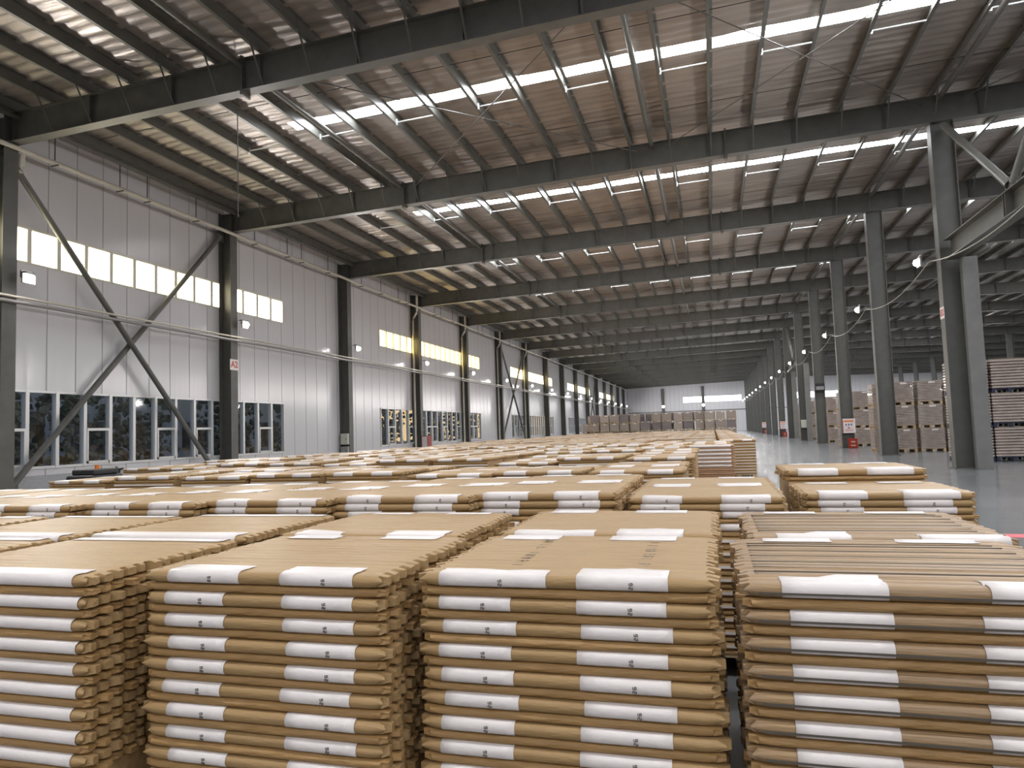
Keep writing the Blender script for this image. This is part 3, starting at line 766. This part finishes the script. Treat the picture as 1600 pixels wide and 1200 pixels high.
def pallet_mesh(D, W=.88, material=None, name='pallet'):
    mb = MB(); n = 7
    for i in range(n): yb0 = -D/2 + (D-.09)*i/(n-1); mb.box(-W/2, W/2, yb0, yb0+.09, PALH-.022, PALH)
    for sx in (-W/2+.0, -.05, W/2-.10):
        mb.box(sx, sx+.10, -D/2, D/2, PALH-.044, PALH-.022)
        for sy in (-D/2, -.06, D/2-.12): mb.box(sx, sx+.10, sy, sy+.12, .022, PALH-.044)
        mb.box(sx, sx+.10, -D/2, D/2, 0, .022)
    return mb.mesh(name, material or WOOD)
PALM = pallet_mesh(.80)
palstuff = MB()
def pallet_stuff(x, y):
    W, D = .86, .80
    for i in range(5): yb0 = y-D/2+(D-.09)*i/4; palstuff.box(x-W/2, x+W/2, yb0, yb0+.09, PALH-.022, PALH)
    for sx in (-W/2, -.05, W/2-.10): palstuff.box(x+sx, x+sx+.10, y-D/2, y+D/2, 0, PALH-.022)
def stack(x, y, ztop, look, nind, name, group, rz=0, npal=None):
    sc = (ztop - PALH)/(12*(TA+TB)); z = ztop; c = 0
    for k in range(24):
        lab = (k % 2 == 0) or (k == 1 and group == 'packs of the third row of stacks'); t = (TA if lab else TB)*sc; z -= t
        if lab: c += 1
        if k < nind and NPACK < 300:
            if look == 'two' and k == 0 and y > 5: key = random.choice(['F0', 'F1'])
            elif look == 'two': key = ('T0' if random.random() < .5 else 'T1') if k == 0 else random.choice(['A0', 'A1', 'A2'])
            elif look == 'centre': key = 'CT' if k == 0 else random.choice(['C0', 'C1', 'C2'])
            elif look == 'wide': key = 'W0' if k % 4 == 0 else 'W1'
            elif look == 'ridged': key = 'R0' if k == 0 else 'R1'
            else: key = 'D0'
            if not lab: key = 'D1' if look == 'dark' else random.choice(['B0', 'B1'])
            kd = {'two': 'two-label kraft pack', 'centre': 'two-label kraft pack', 'wide': 'wide-label kraft pack', 'ridged': 'ridged kraft pack', 'dark': 'reddish kraft pack'}[look] if lab else ('plain reddish kraft pack' if look == 'dark' else 'plain kraft pack')
            pos = 'topmost' if k == 0 else f'{ORD[k+1]} from top'
            add_pack(key, (x + random.uniform(-.004, .004), y + random.uniform(-.004, .004), z), rz + random.uniform(-.003, .003), sc, f'{kd}, {pos} of {name}', group)
        else:
            stuff_pack(x, y, z, t, PWD-.012, PDP - (0 if lab else .012), 2 if look == 'dark' else 0, lab and look != 'dark')
            if k == 0 and look != 'dark':
                for (x0, x1) in ((-.36, -.12), (.10, .36)):
                    for (y0, y1) in ((-PDP/2+.01, -PDP/2+.16), (PDP/2-.16, PDP/2-.01)): stuff_label(x+x0, x+x1, y+y0, y+y1, z+t+.0012)
    if npal:
        o = put('pallet', PALM, loc=(x, y, 0)); tag(o, npal, 'pallet', 'wooden pallets under the stacks')
    else: pallet_stuff(x, y)
H2 = PDP/2
GF = 'packs of the front stacks'
stack(-.48, 2.13+H2, 1.05, 'centre', 18, 'the centre front stack', GF, npal='wooden pallet under the centre front stack')
stack(-1.50, 2.04+H2, 1.055, 'two', 18, 'the front stack left of centre', GF, npal='wooden pallet under the front stack left of centre')
stack(.52, 2.10+H2, 1.05, 'ridged', 18, 'the right front stack', GF, npal='wooden pallet under the right front stack')
stack(-2.57, 1.93+H2, 1.05, 'wide', 18, 'the leftmost front stack', GF, npal='wooden pallet under the leftmost front stack')
GS = 'packs of the second row of stacks'
stack(-.47, 2.98+H2, 1.055, 'centre', 3, 'the stack right behind the centre front stack', GS)
stack(-1.54, 2.89+H2, 1.055, 'two', 3, 'the stack behind the front one left of centre', GS)
stack(.58, 2.96+H2, 1.05, 'ridged', 5, 'the stack behind the right front stack', GS)
stack(-2.58, 2.80+H2, 1.055, 'wide', 3, 'the stack behind the leftmost front stack', GS)
stack(-3.60, 1.90+H2, 1.05, 'wide', 2, 'the front stack cut by the left edge', GS)
stack(-3.60, 2.77+H2, 1.05, 'wide', 2, 'the second-row stack at the left edge', GS)
stack(-4.62, 2.75+H2, 1.05, 'two', 1, 'the second-row stack beyond the left edge', GS)
# the row across the narrow gap
GT = 'packs of the third row of stacks'
third = [(.98, 4.62, 1.06, 'the third-row stack nearest the aisle'), (-.07, 4.38, 1.065, 'the third-row stack second from the aisle'), (-1.03, 4.12, 1.12, 'the third-row stack third from the aisle'),
         (-1.88, 3.98, 1.12, 'the third-row stack fourth from the aisle'), (-2.83, 3.95, 1.105, 'the third-row stack fifth from the aisle'), (-3.76, 3.85, 1.10, 'the third-row stack sixth from the aisle'), (-4.75, 3.80, 1.09, 'the leftmost third-row stack in view'), (-5.75, 3.80, 1.08, 'the third-row stack outside the left edge'), (-6.75, 3.85, 1.08, 'the third-row stack well outside the left edge')]
for n3, (x, y, z, nm) in enumerate(third):
    stack(x, y+H2, z, 'two', 5 if n3 < 7 else 1, nm, GT)
GQ = 'packs of the fourth row of stacks'
for n3, (x, y, z, nm) in enumerate(third):
    zz = 1.145 if n3 == 0 else z - .005
    stack(x + random.uniform(-.03, .03), y+PDP+.06+H2, zz, 'two', 2 if n3 < 7 else 0, nm.replace('third-row', 'fourth-row').replace('leftmost fourth-row stack in view', 'seventh fourth-row stack from the aisle'), GQ)
stack(-7.75, 5.15, 1.08, 'two', 0, 'x', GQ)
# the field behind: double rows until far down the hall
rows = []; y = 6.95; r_ = 5
def right_edge(y):
    if y < 14.5: return -.30
    if y < 19: return .38
    return 1.08
special = []
yy = 7.0; grp = 0
rowlist = []
while yy < 57:
    rowlist += [(yy, 0), (yy+PDP+.06, 1)]; grp += 1
    yy += 2*PDP + .06 + (1.42 if grp == 1 else .38 if grp not in (3, 6, 9) else .75)
far_pack_stack = None
for ri, (y, sec) in enumerate(rowlist):
    re_ = right_edge(y); nm_row = ORD[ri+5] if ri+5 < len(ORD) else 'far'
    nc = 0; x = re_ - PWD/2
    left_lim = -8.3 if y < 8 else (-9.2 if y < 10 else -10.3 - .5*random.random())
    while x > left_lim:
        z = 1.05 + random.uniform(-.03, .035) + (.03 if ri < 6 and nc > 2 else 0)
        look = 'two'; nind = 0
        if ri <= 11: nind = 1
        if nc == 0:
            if 14.5 <= y and not any(s == 'brown' for s in special): look = 'dark'; nind = 11; special.append('brown')
            elif y > 24.5 and 'far' not in special: special.append('far'); nind = 17
            elif ri in (2,): nind = 7
        if nc == 0 and look == 'dark': name = 'the reddish aisle-edge stack'
        elif nc == 0 and nind == 17: name = 'the pallet stack at the far aisle corner'
        else: name = f'the {ORD[nc+1]} stack from the aisle, {nm_row} row'
        npl = 'wooden pallet seen at the foot of the far aisle corner stack' if nind == 17 else None
        jx = random.uniform(-.02, .02) if nc else 0
        stack(x+jx, y + H2 + random.uniform(-.02, .02), z, look, nind, name, 'packs in the field of stacks', npal=npl)
        x -= PWD + .095; nc += 1
o = stuffv['k'].build('wrapped_packs', [KRAFT, WHITE, KRAFTR]); tag(o, 'remaining kraft-wrapped packs in the long field of low stacks', 'package', 'packs in the field of stacks', 'stuff')
o = palstuff.build('pallets', WOOD); tag(o, 'wooden pallets hidden under the rows of stacked packs', 'pallet', 'wooden pallets under the stacks', 'stuff')

# printed marks on the tops of the nearest stacks
def top_print(x, y0, y1, z, label):
    mb = MB(); rnd = random.Random(int(x*100)); y = y0
    while y < y1:
        hgt = rnd.uniform(.012, .022)
        for q in range(3):
            dx = rnd.uniform(-.02, .02); mb.box(x+dx-.003, x+dx+.003, y, y+hgt*rnd.uniform(.4, 1), z, z+.0006)
        mb.box(x-.018, x+.018, y+hgt*.4, y+hgt*.4+.006, z, z+.0006)
        y += hgt + rnd.uniform(.012, .03)
    o = mb.build('printed_line', INK); return o
for (x, ya, yb2, z) in ((-.66, 2.29, 2.80, 1.05), (-.24, 2.27, 2.80, 1.05)):
    o = top_print(x, ya, yb2, z-.0008, ''); tag(o, f'line of dark print across the top of the centre front stack, {"left" if x < -.5 else "right"} one', 'print')

# ------------------------------------------------------------------ film-wrapped pallet loads
def load_meshes(W, D, H, nl, seed, board=LOAD):
    rnd = random.Random(seed); mb = MB()
    h = H/nl
    for i in range(nl):
        e1 = rnd.uniform(-.006, .006); z0 = PALH + i*h
        k = len(mb.v); r = h*.22
        for (ins, z) in ((.055, z0), (0, z0+r), (0, z0+h-r), (.055, z0+h-.004)):
            for sx, sy in ((-1,-1),(1,-1),(1,1),(-1,1)): mb.v.append((sx*(W/2-ins)+e1, sy*(D/2-ins)+e1, z))
        for q in range(3):
            for j in range(4): mb.f.append((k+q*4+j, k+q*4+(j+1) % 4, k+q*4+4+(j+1) % 4, k+q*4+4+j)); mb.m.append(0)
        mb.f.append((k+12, k+13, k+14, k+15)); mb.m.append(0); mb.f.append((k+3, k+2, k+1, k)); mb.m.append(0)
    body = mb.mesh('board_layers', board)
    cap = MB().box(-W/2+.01, W/2-.01, -D/2+.01, D/2-.01, PALH+H-.004, PALH+H+.008).mesh('top_sheet', LOADT)
    return body, cap
def add_load(proto_, loc, rz, label, group, tagp=True):
    o = copy_tree(proto_); o.location = loc; o.rotation_euler = (0, 0, rz); tag(o, label, 'pallet load', group); return o
def load_proto(W, D, H, nl, palmat, seed, board=LOAD, tagpos=.1):
    e = empty('pallet_load', (0, 0, 0), 'x', 'pallet load'); b, c = load_meshes(W, D, H, nl, seed, board)
    put('board_layers', b, e); put('top_sheet', c, e); put('pallet', pallet_mesh(D, W, palmat), e)
    if tagpos is not None:
        put('paper_tag', MB().box(tagpos-.13, tagpos+.13, -D/2-.006, -D/2-.001, PALH+H-.12, PALH+H-.04).mesh('paper_tag', WHITE), e)
    return e
lp_wood = load_proto(.95, .95, .885, 13, WOOD, 3)
lp_wood2 = load_proto(.95, .95, .885, 12, WOOD, 5, tagpos=.25)
lp_blue = load_proto(1.0, 1.0, .95, 10, BLUEP, 4, tagpos=None)
tiers = ['bottom', 'middle', 'top']
first_used = {}
def use(pr_, loc, rz, label, group):
    if id(pr_) not in first_used:
        first_used[id(pr_)] = 1; pr_.location = loc; pr_.rotation_euler = (0, 0, rz); tag(pr_, label, 'pallet load', group); return pr_
    return add_load(pr_, loc, rz, label, group)
blocks = [(25.9, 'blue', 'behind the big right column'), (34.2, 'wood', 'right of the second aisle column'), (43.2, 'wood', 'right of the third aisle column'), (52.3, 'wood', 'right of the fourth aisle column'),
          (61.0, 'wood', 'right of the fifth aisle column'), (70.0, 'wood', 'right of the sixth aisle column')]
for bi, (y, kd, where) in enumerate(blocks):
    pitch = 1.10 if kd == 'blue' else 1.033
    P_ = lp_blue if kd == 'blue' else (lp_wood if bi % 2 else lp_wood2)
    W = 1.0 if kd == 'blue' else .95; step = W + (.08 if kd == 'blue' else .13); x00 = 8.14 if kd == 'blue' else 8.08
    for c in range(4 if bi < 2 else 3):
        nt = 3
        for k in range(nt):
            use(P_, (x00 + c*step + random.uniform(-.02, .02), y+.48 + random.uniform(-.02, .02), k*pitch), random.uniform(-.01, .01),
                f'film-wrapped board load, {tiers[k]} tier, {ORD[c+1]} from the left, {where}', 'wrapped loads right of the aisle')
    for d in range(1, 2 if kd == 'wood' else 1):
        for k in range(3):
            use(P_, (x00 - (.48 if kd == 'wood' else .1), y+.48+d*1.12, k*pitch), random.uniform(-.02, .02),
                f'film-wrapped board load, {tiers[k]} tier, {ORD[d+1]} row deep, {where}', 'wrapped loads right of the aisle')
# lamps of the neighbouring hall
for i in range(3, 15, 2):
    flood(XR2-.38, FR[i]+.4, 6.4, -1, f'distant floodlight in the neighbouring hall, {ORD[(i-1)//2]} from the camera end', 'floodlights of the neighbouring hall', LAMP_W*1.2)
# the distant wall of loads behind the field
lp_far = load_proto(1.0, 1.0, .84, 9, WOOD, 8, board=mat('far_board', (.33, .27, .23), .35, coat=.3, noise=.1), tagpos=0)
lp_far2 = load_proto(1.0, 1.0, .86, 8, WOOD, 9, board=mat('far_board_dark', (.21, .175, .17), .35, coat=.3, noise=.15), tagpos=None)
lp_far3 = load_proto(.9, 1.0, .80, 10, WOOD, 10, board=mat('far_board_pale', (.42, .35, .30), .25, coat=.6, noise=.15), tagpos=.2)
n = 0; x = -14.0
while x < 2.6:
    nt = 3 if x > -13.2 else 2
    if x > 1.6: nt = 3
    if random.random() < .07: nt -= 1
    yj = 79.5 + random.uniform(-.5, .5)
    for k in range(nt):
        use(random.choice([lp_far, lp_far, lp_far2, lp_far3]) if k == nt-1 or True else lp_far, (x + random.uniform(-.03, .03), yj + random.uniform(-.08, .08), k*.985), random.uniform(-.04, .04),
            f'distant wrapped pallet load, {["bottom", "second", "third", "topmost"][k]} tier, {ORD[n+1]} column from the left', 'wrapped loads at the far end of the field')
    x += 1.0 + random.choice([.06, .09, .13, .22]); n += 1
x = -13.6; n = 0
while x < 2.4:      # second row, seen through the gaps
    for k in range(3):
        use(random.choice([lp_far, lp_far2, lp_far3]), (x, 81.6 + random.uniform(-.1, .1), k*.985), random.uniform(-.03, .03),
            f'distant wrapped pallet load of the rear row, {["bottom", "second", "third"][k]} tier, {ORD[n+1]} from the left', 'wrapped loads at the far end of the field')
    x += 1.12; n += 1

# ------------------------------------------------------------------ trees outside the lower windows
def tree(x, y, h, seed, label):
    rnd = random.Random(seed); e = empty('tree', (x, y, -.35), label, 'tree', 'trees outside the left windows')
    MB().tube([(0, 0, 0), (.1, .05, h*.3), (0, .2, h*.6)], .14, 8).build('trunk', BARK, e)
    mb = MB()
    for q in range(420):
        t = rnd.random(); r = 1.85*math.sqrt(rnd.random()); a = rnd.uniform(0, 2*PI); c = Vector((r*math.cos(a)*.8, r*math.sin(a)*1.15, h*(.12+.85*t)))
        s = rnd.uniform(.12, .26); u = Vector((rnd.gauss(0,1), rnd.gauss(0,1), rnd.gauss(0,1))).normalized(); v = u.orthogonal().normalized(); w2 = u.cross(v)
        k = len(mb.v)
        for d in (u, v, w2, -u, -v, -w2): mb.v.append(tuple(c + d*s*rnd.uniform(.6, 1.2)))
        for f in ((0,1,2),(1,3,2),(3,4,2),(4,0,2),(1,0,5),(3,1,5),(4,3,5),(0,4,5)): mb.f.append(tuple(k+i for i in f)); mb.m.append(0)
    mb.build('crown', LEAF, e)
bd = MB(); bd.box(-44, -34, 24, 64, -.35, 6.4); bd.box(-44.2, -33.8, 23.8, 64.2, 6.4, 6.7)  # added backdrop, blocks the sky so the near lower panes read blue-grey
e = empty('backdrop_building', (-34, 44, -.35), 'low grey-blue backdrop building added outside, seen dimly through the near lower windows', 'building')
bd.v = [(v[0]+34, v[1]-44, v[2]+.35) for v in bd.v]; bd.build('walls', mat('blue_grey_render', (.26, .31, .40), .7, noise=.1), e)
for q in range(9): MB().box(.0, .03, -18+q*4.2, -15.6+q*4.2, 1.3, 3.2).build('window_pane', GLASS, e)
ti = 0
for y in (9.5, 15.2, 20.9, 26.6, 33, 40, 46, 52, 59, 66, 74, 84, 95):
    tree(-25 - random.random()*2, y, 5.2 + random.random()*1.2, ti, f'dark leafy tree outside the lower windows, {ORD[ti+1]} along the left wall'); ti += 1
print('packs', NPACK)
